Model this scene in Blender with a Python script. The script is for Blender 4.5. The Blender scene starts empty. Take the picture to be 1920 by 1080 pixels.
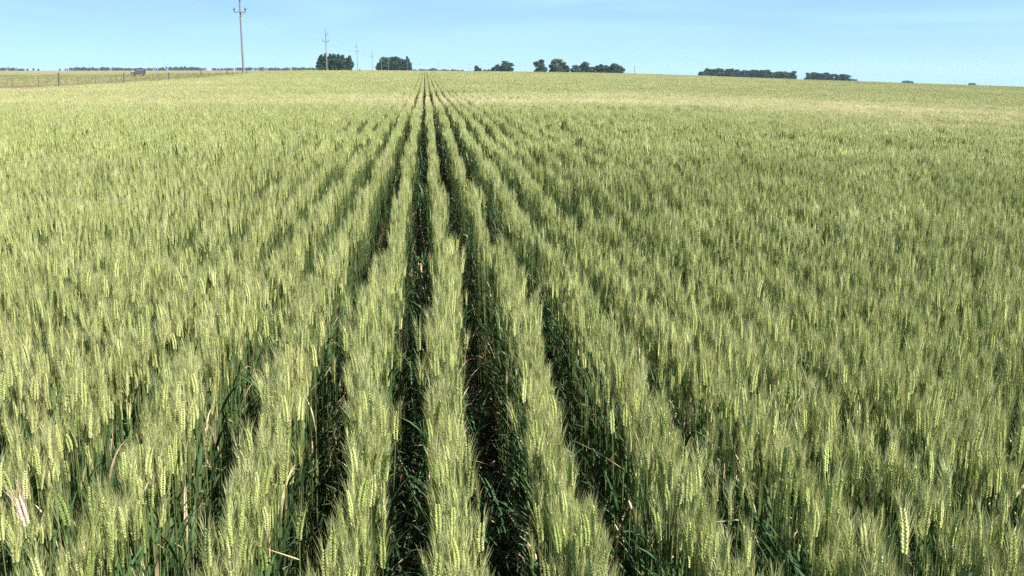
import bpy, math, random
import numpy as np
from mathutils import Vector, Matrix

# ------------------------------------------------------------------ camera, sky, sun, exposure
scene = bpy.context.scene
root_col = scene.collection
EYE = 1.70
F = 1867.0
PITCH = math.atan((540 - 131) / F)
cam_d = bpy.data.cameras.new('camera'); cam = bpy.data.objects.new('camera', cam_d)
root_col.objects.link(cam); scene.camera = cam
cam_d.sensor_width = 36.0; cam_d.lens = 36.0 * F / 1920.0
cam_d.clip_start = 0.05; cam_d.clip_end = 20000
cam.location = (0, 0, EYE)
cam.rotation_euler = (math.pi / 2 - PITCH, 0, 0)

SUN_AZ = 122.0     # clockwise from the view direction (+Y)
SUN_EL = 53.0
world = bpy.data.worlds.new('World'); scene.world = world; world.use_nodes = True
wn = world.node_tree.nodes; wl = world.node_tree.links; wn.clear()
sky = wn.new('ShaderNodeTexSky'); sky.sky_type = 'NISHITA'; sky.sun_disc = False
sky.sun_elevation = math.radians(SUN_EL); sky.sun_rotation = math.radians(SUN_AZ)
sky.altitude = 0; sky.air_density = 0.4; sky.dust_density = 0.0; sky.ozone_density = 8.0
bg = wn.new('ShaderNodeBackground'); bg.inputs['Strength'].default_value = 0.0585
wo = wn.new('ShaderNodeOutputWorld')
# an even thin veil with cirrus streaks all over the sky
tc = wn.new('ShaderNodeTexCoord'); mp = wn.new('ShaderNodeMapping'); mp.inputs['Scale'].default_value = (2.2, 3.0, 16.0)
mp.inputs['Rotation'].default_value = (0.0, 0.12, 0.0)
nz = wn.new('ShaderNodeTexNoise'); nz.inputs['Scale'].default_value = 1.6; nz.inputs['Detail'].default_value = 6; nz.inputs['Distortion'].default_value = 0.6
cr = wn.new('ShaderNodeValToRGB'); cr.color_ramp.elements[0].position = 0.46; cr.color_ramp.elements[1].position = 0.8
cr.color_ramp.elements[0].color = (0.46, 0.46, 0.46, 1); cr.color_ramp.elements[1].color = (0.90, 0.90, 0.90, 1)
mx = wn.new('ShaderNodeMix'); mx.data_type = 'RGBA'; mx.inputs['B'].default_value = (3.7, 6.0, 6.7, 1)
wl.new(tc.outputs['Generated'], mp.inputs['Vector']); wl.new(mp.outputs['Vector'], nz.inputs['Vector'])
wl.new(nz.outputs['Fac'], cr.inputs['Fac']); wl.new(cr.outputs['Color'], mx.inputs['Factor'])
wl.new(sky.outputs['Color'], mx.inputs['A']); wl.new(mx.outputs['Result'], bg.inputs['Color'])
wl.new(bg.outputs['Background'], wo.inputs['Surface'])

sun_d = bpy.data.lights.new('sun', 'SUN'); sun_d.energy = 5.0; sun_d.angle = math.radians(0.55); sun_d.color = (1.0, 0.95, 0.86)
sun = bpy.data.objects.new('sun', sun_d); root_col.objects.link(sun)
sa, se = math.radians(SUN_AZ), math.radians(SUN_EL)
sdir = Vector((math.sin(sa) * math.cos(se), math.cos(sa) * math.cos(se), math.sin(se)))
sun.rotation_euler = sdir.to_track_quat('Z', 'Y').to_euler(); sun.location = (20, -10, 40)

vs = scene.view_settings
vs.view_transform = 'Standard'; vs.look = 'None'; vs.exposure = 1.43; vs.gamma = 1.0; vs.use_curve_mapping = False
scene.cycles.max_bounces = 4; scene.cycles.diffuse_bounces = 3; scene.cycles.transmission_bounces = 3; scene.cycles.glossy_bounces = 1
scene.cycles.volume_bounces = 0
scene.cycles.use_denoising = False
scene.cycles.use_adaptive_sampling = True; scene.cycles.adaptive_threshold = 0.018

# ------------------------------------------------------------------ helpers
COS = math.cos(PITCH)
KX = F / COS            # horizontal px per (X/Y) at the horizon, in the 1920 px photograph
KY = F / COS ** 2
AL = math.atan((797 - 960) / KX)               # direction of the drill rows
DX, DY = math.sin(AL), math.cos(AL)            # along the rows
NX, NY = DY, -DX                               # across the rows, to the right
R0 = 0.0635; RS = 0.235                          # first row, row spacing


def sstep(a, b, x):
    t = np.clip((x - a) / (b - a), 0, 1); return t * t * (3 - 2 * t)


HU = np.array([-1500, 300, 570, 740, 900, 1040, 1170, 1300, 1500, 1600, 1700, 1920, 2400, 3600.])
HV = np.array([131, 131.3, 131.6, 132.3, 134, 135.5, 137.5, 141.5, 149, 152.5, 156, 163, 177, 205.])
CROP = 0.90


def ground(x, y):
    """height of the land: flat under the camera, rising softly to a low brow ahead, falling away to the right"""
    x = np.asarray(x, float); y = np.asarray(y, float)
    r = np.hypot(x, y); az = np.arctan2(x, y)
    u = 960 + KX * np.tan(np.clip(az, -0.97, 0.97))
    e = -(np.interp(u, HU, HV) - 131) / KY
    back = 1 - sstep(1.7, 2.9, np.abs(az))
    w = sstep(120, 480, u) * back
    g = w * sstep(25, 170, r) * (EYE - CROP) * 0.97 + np.cos(np.clip(az, -1.3, 1.3)) * r * e * sstep(0, 6, r) * back
    g = g - 0.00002 * np.maximum(r - 400, 0) ** 1.0
    return g + 0.05 * np.sin(x * 0.11 + 1.0) * np.sin(y * 0.085) * sstep(6, 20, r) * (1 - sstep(120, 250, r))


def gz(x, y):
    return float(ground(x, y))


def at(u, Y):
    """ground point seen at photo column u, Y metres ahead"""
    x = (u - 960) / KX * Y
    return x, Y, gz(x, Y)


def edge(s):            # left border of the crop, across-row coordinate
    return -17.9 - 0.011 * s


S_END = 430.0


class MB:
    """collects triangles and quads for one mesh"""
    def __init__(self):
        self.v = []; self.f = []; self.m = []; self.t = []; self.n = 0

    def add(self, verts, faces, mat=0, tint=0.5):
        o = self.n
        self.v.extend([tuple(p) for p in verts]); self.n += len(verts)
        self.f.extend([tuple(i + o for i in q) for q in faces])
        self.m.extend([mat] * len(faces)); self.t.extend([tint] * len(verts))

    def box(self, c, d, mat=0, rot=None):
        pts = []
        for sx in (-1, 1):
            for sy in (-1, 1):
                for sz in (-1, 1):
                    p = Vector((sx * d[0] / 2, sy * d[1] / 2, sz * d[2] / 2))
                    if rot is not None: p = rot @ p
                    pts.append((c[0] + p.x, c[1] + p.y, c[2] + p.z))
        self.add(pts, [(0, 1, 3, 2), (4, 6, 7, 5), (0, 4, 5, 1), (2, 3, 7, 6), (0, 2, 6, 4), (1, 5, 7, 3)], mat)

    def tube(self, path, radii, n=6, mat=0, tint=0.5, caps=True):
        P = [Vector(p) for p in path]; pts = []
        for i, p in enumerate(P):
            a = P[max(i - 1, 0)]; b = P[min(i + 1, len(P) - 1)]; d = (b - a).normalized()
            ref = Vector((1, 0, 0)) if abs(d.x) < 0.9 else Vector((0, 1, 0))
            s = d.cross(ref).normalized(); q = d.cross(s)
            for k in range(n):
                an = 2 * math.pi * k / n
                pts.append(p + (s * math.cos(an) + q * math.sin(an)) * radii[i])
        fs = []
        for i in range(len(P) - 1):
            for k in range(n):
                fs.append((i * n + k, i * n + (k + 1) % n, (i + 1) * n + (k + 1) % n, (i + 1) * n + k))
        if caps:
            fs.append(tuple(range(n))[::-1]); fs.append(tuple((len(P) - 1) * n + k for k in range(n)))
        self.add(pts, fs, mat, tint)

    def mesh(self, name, mats, smooth=False):
        me = bpy.data.meshes.new(name)
        me.from_pydata(self.v, [], self.f)
        for m in mats: me.materials.append(m)
        me.polygons.foreach_set('material_index', self.m)
        if smooth: me.polygons.foreach_set('use_smooth', [True] * len(self.f))
        a = me.attributes.new('tint', 'FLOAT', 'POINT'); a.data.foreach_set('value', self.t)
        me.update()
        return me

    def build(self, name, mats, parent=None, smooth=False, loc=None):
        o = bpy.data.objects.new(name, self.mesh(name, mats if isinstance(mats, (list, tuple)) else [mats], smooth))
        root_col.objects.link(o)
        if parent is not None: o.parent = parent
        if loc is not None: o.location = loc
        return o


def tag(o, label=None, cat=None, group=None, kind=None):
    if label: o['label'] = label
    if cat: o['category'] = cat
    if group: o['group'] = group
    if kind: o['kind'] = kind
    return o


def empty(name, loc, rz=0.0, parent=None):
    o = bpy.data.objects.new(name, None); root_col.objects.link(o)
    o.location = loc; o.rotation_euler = (0, 0, rz); o.empty_display_size = 0.1
    if parent is not None: o.parent = parent
    return o


def part(name, me, parent):
    o = bpy.data.objects.new(name, me); root_col.objects.link(o); o.parent = parent
    return o


# ------------------------------------------------------------------ materials
def new_mat(name):
    m = bpy.data.materials.new(name); m.use_nodes = True
    m.node_tree.nodes.clear(); return m, m.node_tree.nodes, m.node_tree.links


def plant_mat(name, dark, mid, light, ripe, trans=0.25, rough=0.55, spec=0.25, noise=60.0):
    """leaf-like tissue: colour varies from plant to plant (tint, random), riper where the crop is riper"""
    m, N, L = new_mat(name)
    out = N.new('ShaderNodeOutputMaterial')
    at_ = N.new('ShaderNodeAttribute'); at_.attribute_name = 'tint'
    oi = N.new('ShaderNodeObjectInfo')
    tco = N.new('ShaderNodeTexCoord'); nzz = N.new('ShaderNodeTexNoise'); nzz.inputs['Scale'].default_value = noise
    L.new(tco.outputs['Object'], nzz.inputs['Vector'])
    a1 = N.new('ShaderNodeMath'); a1.operation = 'MULTIPLY_ADD'; a1.inputs[1].default_value = 0.6; a1.inputs[2].default_value = -0.15
    L.new(at_.outputs['Fac'], a1.inputs[0])
    a2 = N.new('ShaderNodeMath'); a2.operation = 'MULTIPLY_ADD'; a2.inputs[1].default_value = 0.25
    L.new(oi.outputs['Random'], a2.inputs[0]); L.new(a1.outputs[0], a2.inputs[2])
    a3 = N.new('ShaderNodeMath'); a3.operation = 'MULTIPLY_ADD'; a3.inputs[1].default_value = 0.45
    L.new(nzz.outputs['Fac'], a3.inputs[0]); L.new(a2.outputs[0], a3.inputs[2])
    rp = N.new('ShaderNodeValToRGB'); el = rp.color_ramp.elements
    el[0].position = 0.12; el[0].color = (*dark, 1); el[1].position = 0.85; el[1].color = (*light, 1)
    k = el.new(0.48); k.color = (*mid, 1)
    L.new(a3.outputs[0], rp.inputs['Fac'])
    ra = N.new('ShaderNodeAttribute'); ra.attribute_type = 'INSTANCER'; ra.attribute_name = 'ripe'
    mxr = N.new('ShaderNodeMix'); mxr.data_type = 'RGBA'; mxr.inputs['B'].default_value = (*ripe, 1)
    L.new(ra.outputs['Fac'], mxr.inputs['Factor']); L.new(rp.outputs['Color'], mxr.inputs['A'])
    pb = N.new('ShaderNodeBsdfPrincipled'); pb.inputs['Roughness'].default_value = rough
    pb.inputs['Specular IOR Level'].default_value = spec
    L.new(mxr.outputs['Result'], pb.inputs['Base Color'])
    tr = N.new('ShaderNodeBsdfTranslucent'); L.new(mxr.outputs['Result'], tr.inputs['Color'])
    ms = N.new('ShaderNodeMixShader'); ms.inputs['Fac'].default_value = trans
    L.new(pb.outputs[0], ms.inputs[1]); L.new(tr.outputs[0], ms.inputs[2]); L.new(ms.outputs[0], out.inputs['Surface'])
    return m


def plain_mat(name, a, b, scale=8.0, rough=0.8, metal=0.0, spec=0.3, bump=0.0, stretch=(1, 1, 1)):
    m, N, L = new_mat(name)
    out = N.new('ShaderNodeOutputMaterial'); pb = N.new('ShaderNodeBsdfPrincipled')
    tco = N.new('ShaderNodeTexCoord'); mpp = N.new('ShaderNodeMapping'); mpp.inputs['Scale'].default_value = stretch
    nzz = N.new('ShaderNodeTexNoise'); nzz.inputs['Scale'].default_value = scale; nzz.inputs['Detail'].default_value = 6
    rp = N.new('ShaderNodeValToRGB'); rp.color_ramp.elements[0].position = 0.3; rp.color_ramp.elements[1].position = 0.7
    rp.color_ramp.elements[0].color = (*a, 1); rp.color_ramp.elements[1].color = (*b, 1)
    L.new(tco.outputs['Object'], mpp.inputs['Vector']); L.new(mpp.outputs['Vector'], nzz.inputs['Vector'])
    L.new(nzz.outputs['Fac'], rp.inputs['Fac']); L.new(rp.outputs['Color'], pb.inputs['Base Color'])
    pb.inputs['Roughness'].default_value = rough; pb.inputs['Metallic'].default_value = metal
    pb.inputs['Specular IOR Level'].default_value = spec
    if bump:
        bp = N.new('ShaderNodeBump'); bp.inputs['Strength'].default_value = bump; bp.inputs['Distance'].default_value = 0.02
        L.new(nzz.outputs['Fac'], bp.inputs['Height']); L.new(bp.outputs['Normal'], pb.inputs['Normal'])
    L.new(pb.outputs[0], out.inputs['Surface'])
    return m


M_STEM = plant_mat('wheat_stem', (0.045, 0.085, 0.024), (0.085, 0.14, 0.04), (0.19, 0.22, 0.08), (0.42, 0.36, 0.17), 0.2)
M_EAR = plant_mat('wheat_ear', (0.23, 0.30, 0.085), (0.38, 0.445, 0.142), (0.52, 0.55, 0.24), (0.68, 0.60, 0.36), 0.2, 0.65, 0.12, 220)
M_AWN = plant_mat('wheat_awn', (0.20, 0.205, 0.075), (0.365, 0.387, 0.152), (0.51, 0.52, 0.265), (0.71, 0.62, 0.39), 0.35, 0.45, 0.35)
M_LEAF = plant_mat('wheat_leaf', (0.020, 0.056, 0.020), (0.036, 0.086, 0.032), (0.085, 0.15, 0.06), (0.20, 0.24, 0.10), 0.18, 0.6, 0.15, 25)
M_DRY = plant_mat('wheat_dry_leaf', (0.40, 0.27, 0.15), (0.55, 0.40, 0.24), (0.68, 0.54, 0.36), (0.7, 0.56, 0.36), 0.25, 0.6, 0.25, 30)
M_BLEACH = plant_mat('bleached_ear', (0.50, 0.30, 0.24), (0.68, 0.46, 0.38), (0.80, 0.64, 0.54), (0.8, 0.6, 0.5), 0.25, 0.5, 0.3, 90)
M_PALE = plant_mat('pale_ear', (0.50, 0.46, 0.28), (0.64, 0.58, 0.38), (0.74, 0.68, 0.50), (0.8, 0.6, 0.5), 0.22, 0.5, 0.3, 90)
WM = [M_STEM, M_EAR, M_AWN, M_LEAF, M_DRY]


# ------------------------------------------------------------------ the land
def ground_material():
    m, N, L = new_mat('farmland')
    out = N.new('ShaderNodeOutputMaterial'); pb = N.new('ShaderNodeBsdfPrincipled'); pb.inputs['Roughness'].default_value = 0.95
    pb.inputs['Specular IOR Level'].default_value = 0.1
    tco = N.new('ShaderNodeTexCoord')

    def noise(scale, det=5):
        n = N.new('ShaderNodeTexNoise'); n.inputs['Scale'].default_value = scale; n.inputs['Detail'].default_value = det
        L.new(tco.outputs['Object'], n.inputs['Vector']); return n.outputs['Fac']

    def ramp(f, stops):
        r = N.new('ShaderNodeValToRGB')
        while len(r.color_ramp.elements) < len(stops): r.color_ramp.elements.new(0.5)
        for e, (p, c) in zip(r.color_ramp.elements, stops): e.position = p; e.color = (*c, 1)
        L.new(f, r.inputs['Fac']); return r.outputs['Color']
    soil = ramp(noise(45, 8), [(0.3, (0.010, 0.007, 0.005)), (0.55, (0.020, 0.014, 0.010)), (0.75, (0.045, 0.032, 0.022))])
    past = ramp(noise(0.09, 9), [(0.34, (0.11, 0.13, 0.05)), (0.5, (0.165, 0.16, 0.07)), (0.66, (0.21, 0.17, 0.095))])
    far = ramp(noise(0.006, 6), [(0.38, (0.18, 0.12, 0.075)), (0.5, (0.21, 0.17, 0.095)), (0.62, (0.14, 0.145, 0.065))])
    geo = N.new('ShaderNodeSeparateXYZ'); L.new(tco.outputs['Object'], geo.inputs[0])

    def math_(op, a, b=None):
        n = N.new('ShaderNodeMath'); n.operation = op
        for i, q in enumerate((a, b)):
            if q is None: continue
            if isinstance(q, (int, float)): n.inputs[i].default_value = q
            else: L.new(q, n.inputs[i])
        return n.outputs[0]
    l = math_('ADD', math_('MULTIPLY', geo.outputs[0], NX), math_('MULTIPLY', geo.outputs[1], NY))
    s = math_('ADD', math_('MULTIPLY', geo.outputs[0], DX), math_('MULTIPLY', geo.outputs[1], DY))
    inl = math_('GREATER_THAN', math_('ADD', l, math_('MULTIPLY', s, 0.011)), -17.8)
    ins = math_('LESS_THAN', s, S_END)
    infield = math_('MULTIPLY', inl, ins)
    near = math_('LESS_THAN', math_('ADD', math_('ABSOLUTE', l), math_('ABSOLUTE', s)), 900.0)
    mixa = N.new('ShaderNodeMix'); mixa.data_type = 'RGBA'
    L.new(near, mixa.inputs['Factor']); L.new(far, mixa.inputs['A']); L.new(past, mixa.inputs['B'])
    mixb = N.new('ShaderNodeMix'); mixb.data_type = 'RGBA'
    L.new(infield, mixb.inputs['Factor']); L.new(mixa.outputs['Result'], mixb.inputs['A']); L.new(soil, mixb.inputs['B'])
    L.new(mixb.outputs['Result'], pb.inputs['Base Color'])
    bp = N.new('ShaderNodeBump'); bp.inputs['Strength'].default_value = 0.8; bp.inputs['Distance'].default_value = 0.03
    L.new(noise(30, 8), bp.inputs['Height']); L.new(bp.outputs['Normal'], pb.inputs['Normal'])
    L.new(pb.outputs[0], out.inputs['Surface'])
    return m


def build_ground():
    rs = np.concatenate([[0.02], np.linspace(0.4, 6, 12), np.geomspace(7, 3300, 84)])
    na = 240
    az = np.linspace(-math.pi, math.pi, na, endpoint=False)
    Rg, Ag = np.meshgrid(rs, az, indexing='ij')
    X = Rg * np.sin(Ag); Y = Rg * np.cos(Ag); Z = ground(X, Y)
    V = np.stack([X, Y, Z], -1).reshape(-1, 3)
    fs = []
    for i in range(len(rs) - 1):
        for k in range(na):
            k2 = (k + 1) % na
            fs.append((i * na + k, (i + 1) * na + k, (i + 1) * na + k2, i * na + k2))
    fs.append(tuple(range(na)))
    mb = MB(); mb.add(V.tolist(), fs)
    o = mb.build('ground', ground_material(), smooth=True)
    # upward normals
    me = o.data
    if me.polygons[5].normal.z < 0: me.flip_normals()
    tag(o, kind='structure')


build_ground()


def strip(name, pts, width, mat, lift):
    mb = MB(); L_, R_ = [], []
    for i, (x, y) in enumerate(pts):
        a = pts[max(i - 1, 0)]; b = pts[min(i + 1, len(pts) - 1)]
        d = Vector((b[0] - a[0], b[1] - a[1])).normalized(); n = Vector((-d.y, d.x)) * width / 2
        for side, ls in ((1, L_), (-1, R_)):
            px, py = x + n.x * side, y + n.y * side
            ls.append((px, py, gz(px, py) + lift))
    n = len(pts)
    mb.add(L_ + R_, [(n + i, n + i + 1, i + 1, i) for i in range(n - 1)])
    return tag(mb.build(name, mat), kind='structure')


M_TRACK = plain_mat('pale_dust', (0.30, 0.20, 0.15), (0.40, 0.28, 0.21), 0.8, 0.95, spec=0.1)
M_VERGE = plain_mat('dry_verge', (0.10, 0.073, 0.045), (0.165, 0.125, 0.078), 0.35, 0.95, spec=0.1)


def rowpt(l, s):
    return (s * DX + l * NX, s * DY + l * NY)


strip('verge', [rowpt(edge(s) - 13.0, s) for s in np.linspace(-20, 430, 120)], 26.0, M_VERGE, 0.03)
strip('dirt_track', [((np.interp(q, [0, 1, 2, 3, 4, 5, 6], [-300, -100, 110, 190, 258, 330, 420]) - 960) / KX * Yq, Yq) for q in np.linspace(0, 6, 61) for Yq in [float(np.interp(q, [0, 1, 2, 3, 4, 5, 6], [200, 214, 228, 240, 256, 300, 420]))]], 4.0, M_TRACK, 0.03)


# ------------------------------------------------------------------ wheat
def stalk_geo(rng, lod, dry=False, H=None, lean=None):
    """one wheat stalk in its own coordinates: dict part -> list of (verts, faces)"""
    out = {'stem': [], 'ear': [], 'awns': [], 'leaf': [], 'dry': []}
    H = H if H is not None else rng.gauss(0.785, 0.033)
    la = rng.uniform(0, 2 * math.pi); lm = lean if lean is not None else abs(rng.gauss(0, 0.010))
    L_ = Vector((math.cos(la), math.sin(la), 0)) * lm

    def pt(z):
        t = z / 0.85
        return Vector((0, 0, z)) + L_ * (t * t)
    # stem
    n = {0: 4, 1: 3, 2: 3, 3: 3}[lod]
    segs = {0: 5, 1: 3, 2: 2, 3: 1}[lod]
    rad = {0: 0.0017, 1: 0.0019, 2: 0.003, 3: 0.005}[lod]
    mb = MB(); zs = [H * i / segs for i in range(segs + 1)]
    if lod >= 2: zs[0] = H * 0.35
    mb.tube([pt(z) for z in zs], [rad * (1.25 - 0.5 * z / H) for z in zs], n, caps=False)
    out['stem'].append((mb.v, mb.f))
    # ear
    top = pt(H); dirv = (pt(H) - pt(H - 0.08)).normalized()
    dirv = (dirv + Vector((rng.gauss(0, 0.05), rng.gauss(0, 0.05), 0))).normalized()
    yaw = rng.uniform(0, math.pi)
    sx = dirv.cross(Vector((math.sin(yaw), -math.cos(yaw), 0.0))).normalized(); sy = dirv.cross(sx)
    EL = rng.gauss(0.068, 0.007)
    curve = rng.gauss(0, 0.006)

    def ep(t):
        return top + dirv * (EL * t) + sx * (curve * t * t)
    if lod <= 1:
        ns = {0: 12, 1: 8}[lod]
        for k in range(2 * ns):
            side = 1 if k % 2 else -1
            t = (k + 0.3) / (2 * ns)
            taper = 0.62 + 0.5 * math.sin(math.pi * min(1, t * 0.9 + 0.15)) * 0.9
            c0 = ep(t * 0.93)
            ln = 0.0118 * taper * (1.0 if lod == 0 else 1.15); w = 0.0028 * taper * (1 if lod == 0 else 1.2); th = 0.0031 * taper
            ax = (dirv + sx * side * rng.uniform(0.38, 0.55) + sy * rng.gauss(0, 0.06)).normalized()
            bx = ax.cross(sy).normalized(); by = ax.cross(bx)
            c0 = c0 + sx * side * 0.0012
            mb = MB()
            if lod == 0:
                vs_ = [c0]
                for (f, r) in ((0.3, 0.92), (0.66, 0.8)):
                    for q in range(4):
                        an = math.pi / 4 + q * math.pi / 2
                        vs_.append(c0 + ax * (ln * f) + bx * (math.cos(an) * w * r) + by * (math.sin(an) * th * r * 1.25))
                vs_.append(c0 + ax * ln)
                fs = []
                for q in range(4):
                    a, b = 1 + q, 1 + (q + 1) % 4
                    fs += [(0, b, a), (a, b, b + 4, a + 4), (a + 4, b + 4, 9)]
            else:
                vs_ = [c0]
                for q in range(4):
                    an = math.pi / 4 + q * math.pi / 2
                    vs_.append(c0 + ax * (ln * 0.45) + bx * (math.cos(an) * w) + by * (math.sin(an) * th * 1.25))
                vs_.append(c0 + ax * ln); fs = []
                for q in range(4):
                    a, b = 1 + q, 1 + (q + 1) % 4
                    fs += [(0, b, a), (a, b, 5)]
            out['ear'].append(([tuple(p) for p in vs_], fs))
            # awns
            for j in range(2 if lod == 0 else 1):
                al = rng.uniform(0.038, 0.062) * (1.0 - 0.25 * t)
                ad = (dirv + sx * side * rng.uniform(0.05, 0.34) + sy * rng.gauss(0, 0.16)).normalized()
                b0 = c0 + ax * ln * 0.85
                wd = (0.00045 if lod == 0 else 0.0009)
                wv = ad.cross(Vector((rng.gauss(0, 1), rng.gauss(0, 1), rng.gauss(0, 1)))).normalized() * wd
                bend = sx * side * 0.004
                out['awns'].append(([tuple(b0 - wv), tuple(b0 + wv), tuple(b0 + ad * al * 0.5 + wv * 0.8 - bend * 0.5), tuple(b0 + ad * al * 0.5 - wv * 0.8 - bend * 0.5), tuple(b0 + ad * al)],
                                    [(0, 1, 2, 3), (3, 2, 4)]))
    else:
        w = {2: 0.0062, 3: 0.0105}[lod]
        rings = [(0.0, 0.45), (0.3, 1.0), (0.75, 0.8)]
        k = 4 if lod == 2 else 3
        vs_ = []
        for t, r in rings:
            c = ep(t)
            for q in range(k):
                an = 2 * math.pi * q / k + 0.4
                vs_.append(c + sx * math.cos(an) * w * r + sy * math.sin(an) * w * r * 0.8)
        vs_.append(ep(1.06)); fs = []
        for i in range(2):
            for q in range(k): fs.append((i * k + q, i * k + (q + 1) % k, (i + 1) * k + (q + 1) % k, (i + 1) * k + q))
        for q in range(k): fs.append((2 * k + q, 2 * k + (q + 1) % k, 3 * k))
        out['ear'].append(([tuple(p) for p in vs_], fs))
        for j in range({2: 7, 3: 4}[lod]):
            t = rng.uniform(0.1, 1.0); al = rng.uniform(0.038, 0.065)
            ad = (dirv + sx * rng.gauss(0, 0.22) + sy * rng.gauss(0, 0.22)).normalized()
            wd = {2: 0.0016, 3: 0.0038}[lod]
            wv = ad.cross(Vector((rng.gauss(0, 1), rng.gauss(0, 1), rng.gauss(0, 1)))).normalized() * wd
            b0 = ep(t)
            out['awns'].append(([tuple(b0 - wv), tuple(b0 + wv), tuple(b0 + ad * al)], [(0, 1, 2)]))
    # leaves: flag leaf below the ear and lower ones
    nl = {0: 4, 1: 4, 2: 3, 3: 1}[lod]
    for j in range(nl):
        z = H * (0.76 - 0.15 * j) + rng.uniform(-0.06, 0.03)
        an = rng.uniform(0, 2 * math.pi); hd = Vector((math.cos(an), math.sin(an), 0)); wv = Vector((-hd.y, hd.x, 0))
        ln = rng.uniform(0.11, 0.19); wd = rng.uniform(0.0036, 0.0055) * {0: 1, 1: 1, 2: 1.3, 3: 2.0}[lod]
        el = rng.uniform(1.0, 1.45); droop = rng.uniform(0.1, 1.6)
        sg = {0: 6, 1: 4, 2: 3, 3: 2}[lod]
        p = pt(z); vs_ = []; fs = []
        tw = rng.gauss(0, 0.5)
        for i in range(sg + 1):
            t = i / sg
            wf = min(1.0, 0.55 + 1.6 * t) * (1 - t ** 2.2) + 0.02
            a_ = el - droop * t * t
            wdir = (wv * math.cos(tw * t) + Vector((0, 0, 1)) * math.sin(tw * t) * 0.7).normalized()
            vs_ += [tuple(p - wdir * wd * wf), tuple(p + wdir * wd * wf)]
            if i: fs.append((2 * i - 2, 2 * i - 1, 2 * i + 1, 2 * i))
            p = p + (hd * math.cos(a_) + Vector((0, 0, 1)) * math.sin(a_)) * (ln / sg)
        isdry = (j == nl - 1 and rng.random() < 0.55) or (rng.random() < 0.05)
        out['dry' if isdry else 'leaf'].append((vs_, fs))
    if lod <= 1 and rng.random() < 0.06:        # a dead leaf standing off the stalk
        z = H * rng.uniform(0.78, 0.97); an = rng.uniform(0, 2 * math.pi); hd = Vector((math.cos(an), math.sin(an), 0)); wv = Vector((-hd.y, hd.x, 0.4)).normalized()
        ln = rng.uniform(0.05, 0.11); wd = rng.uniform(0.0012, 0.0024); el = rng.uniform(0.0, 1.1); br = rng.uniform(-1.2, 0.3)
        p = pt(z); vs_ = []; fs = []
        for i in range(5):
            t = i / 4; vs_ += [tuple(p - wv * wd * (1.05 - t)), tuple(p + wv * wd * (1.05 - t))]
            if i: fs.append((2 * i - 2, 2 * i - 1, 2 * i + 1, 2 * i))
            a_ = el + (br if t > 0.4 else 0); p = p + (hd * math.cos(a_) + Vector((0, 0, 1)) * math.sin(a_)) * (ln / 4)
        out['dry'].append((vs_, fs))
    return out


def merge(mb, g, off=(0, 0), tint=0.5, only=None):
    for key, mi in (('stem', 0), ('ear', 1), ('awns', 2), ('leaf', 3), ('dry', 4)):
        for vs_, fs in g[key]:
            mb.add([(v[0] + off[0], v[1] + off[1], v[2]) for v in vs_], fs, mi, tint)


src = bpy.data.collections.new('wheat_sources')      # shapes that the crop repeats; not in the scene itself
NAMES = []


def source(name, mb):
    o = bpy.data.objects.new(name, mb.mesh(name, WM)); src.objects.link(o); NAMES.append(name)
    return len(NAMES) - 1


rng = random.Random(7)
NV0 = 22
STALKS = [stalk_geo(rng, 0) for _ in range(NV0)]
for k, g in enumerate(STALKS):
    mb = MB(); merge(mb, g, tint=rng.random()); source('src_a%02d' % k, mb)
I0 = list(range(0, NV0))


def segment(lod, length, per_m, spread):
    mb = MB()
    for i in range(int(length * per_m)):
        s = rng.uniform(-length / 2, length / 2); l = max(-0.10, min(0.10, rng.gauss(0, spread)))
        g = stalk_geo(rng, lod, lean=abs(rng.gauss(0.006, 0.010)))
        c, sn = 1, 0
        merge(mb, g, (l, s), rng.random())
    return mb


I1 = [source('src_b%02d' % k, segment(1, 0.25, 152, 0.024)) for k in range(8)]
I2 = [source('src_c%02d' % k, segment(2, 0.5, 138, 0.025)) for k in range(8)]


def tile(size, n_per_m2, wide):
    mb = MB(); rows = int(round(size / RS))
    n = int(size * size * n_per_m2 / rows)
    for r in range(rows):
        for i in range(n):
            l = -size / 2 + RS / 2 + r * RS + max(-0.085, min(0.085, rng.gauss(0, 0.028))); s = rng.uniform(-size / 2, size / 2)
            g = stalk_geo(rng, 3)
            if wide > 1:
                pass
            merge(mb, g, (l, s), rng.random())
    return mb


I3 = [source('src_d%02d' % k, tile(5 * RS, 380, 1)) for k in range(5)]
I4 = [source('src_e%02d' % k, tile(20 * RS, 120, 1)) for k in range(2)]



def late_tiller():      # leafy late shoot without an ear
    mb = MB(); ti = rng.random()
    for j in range(7):
        an = rng.uniform(0, 6.28); hd = Vector((math.cos(an), math.sin(an), 0)); wv = Vector((-hd.y, hd.x, 0)); p = Vector((rng.gauss(0, 0.012), rng.gauss(0, 0.012), rng.uniform(0.0, 0.22)))
        ln = rng.uniform(0.2, 0.34); wd = rng.uniform(0.004, 0.006); el = rng.uniform(0.95, 1.45); droop = rng.uniform(0.3, 2.0); vs_ = []; fs = []
        for i in range(6):
            t = i / 5; wf = min(1.0, 0.5 + 1.6 * t) * (1 - t ** 2.2) + 0.02; a_ = el - droop * t * t
            vs_ += [tuple(p - wv * wd * wf), tuple(p + wv * wd * wf)]
            if i: fs.append((2 * i - 2, 2 * i - 1, 2 * i + 1, 2 * i))
            p = p + (hd * math.cos(a_) + Vector((0, 0, 1)) * math.sin(a_)) * (ln / 5)
        mb.add(vs_, fs, 4 if rng.random() < 0.10 else 3, ti)
    return mb


I5 = [source('src_f%02d' % k, late_tiller()) for k in range(6)]
nr = np.random.default_rng(11)
P_pos, P_vi, P_rot, P_scl, P_ripe = [], [], [], [], []


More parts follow.
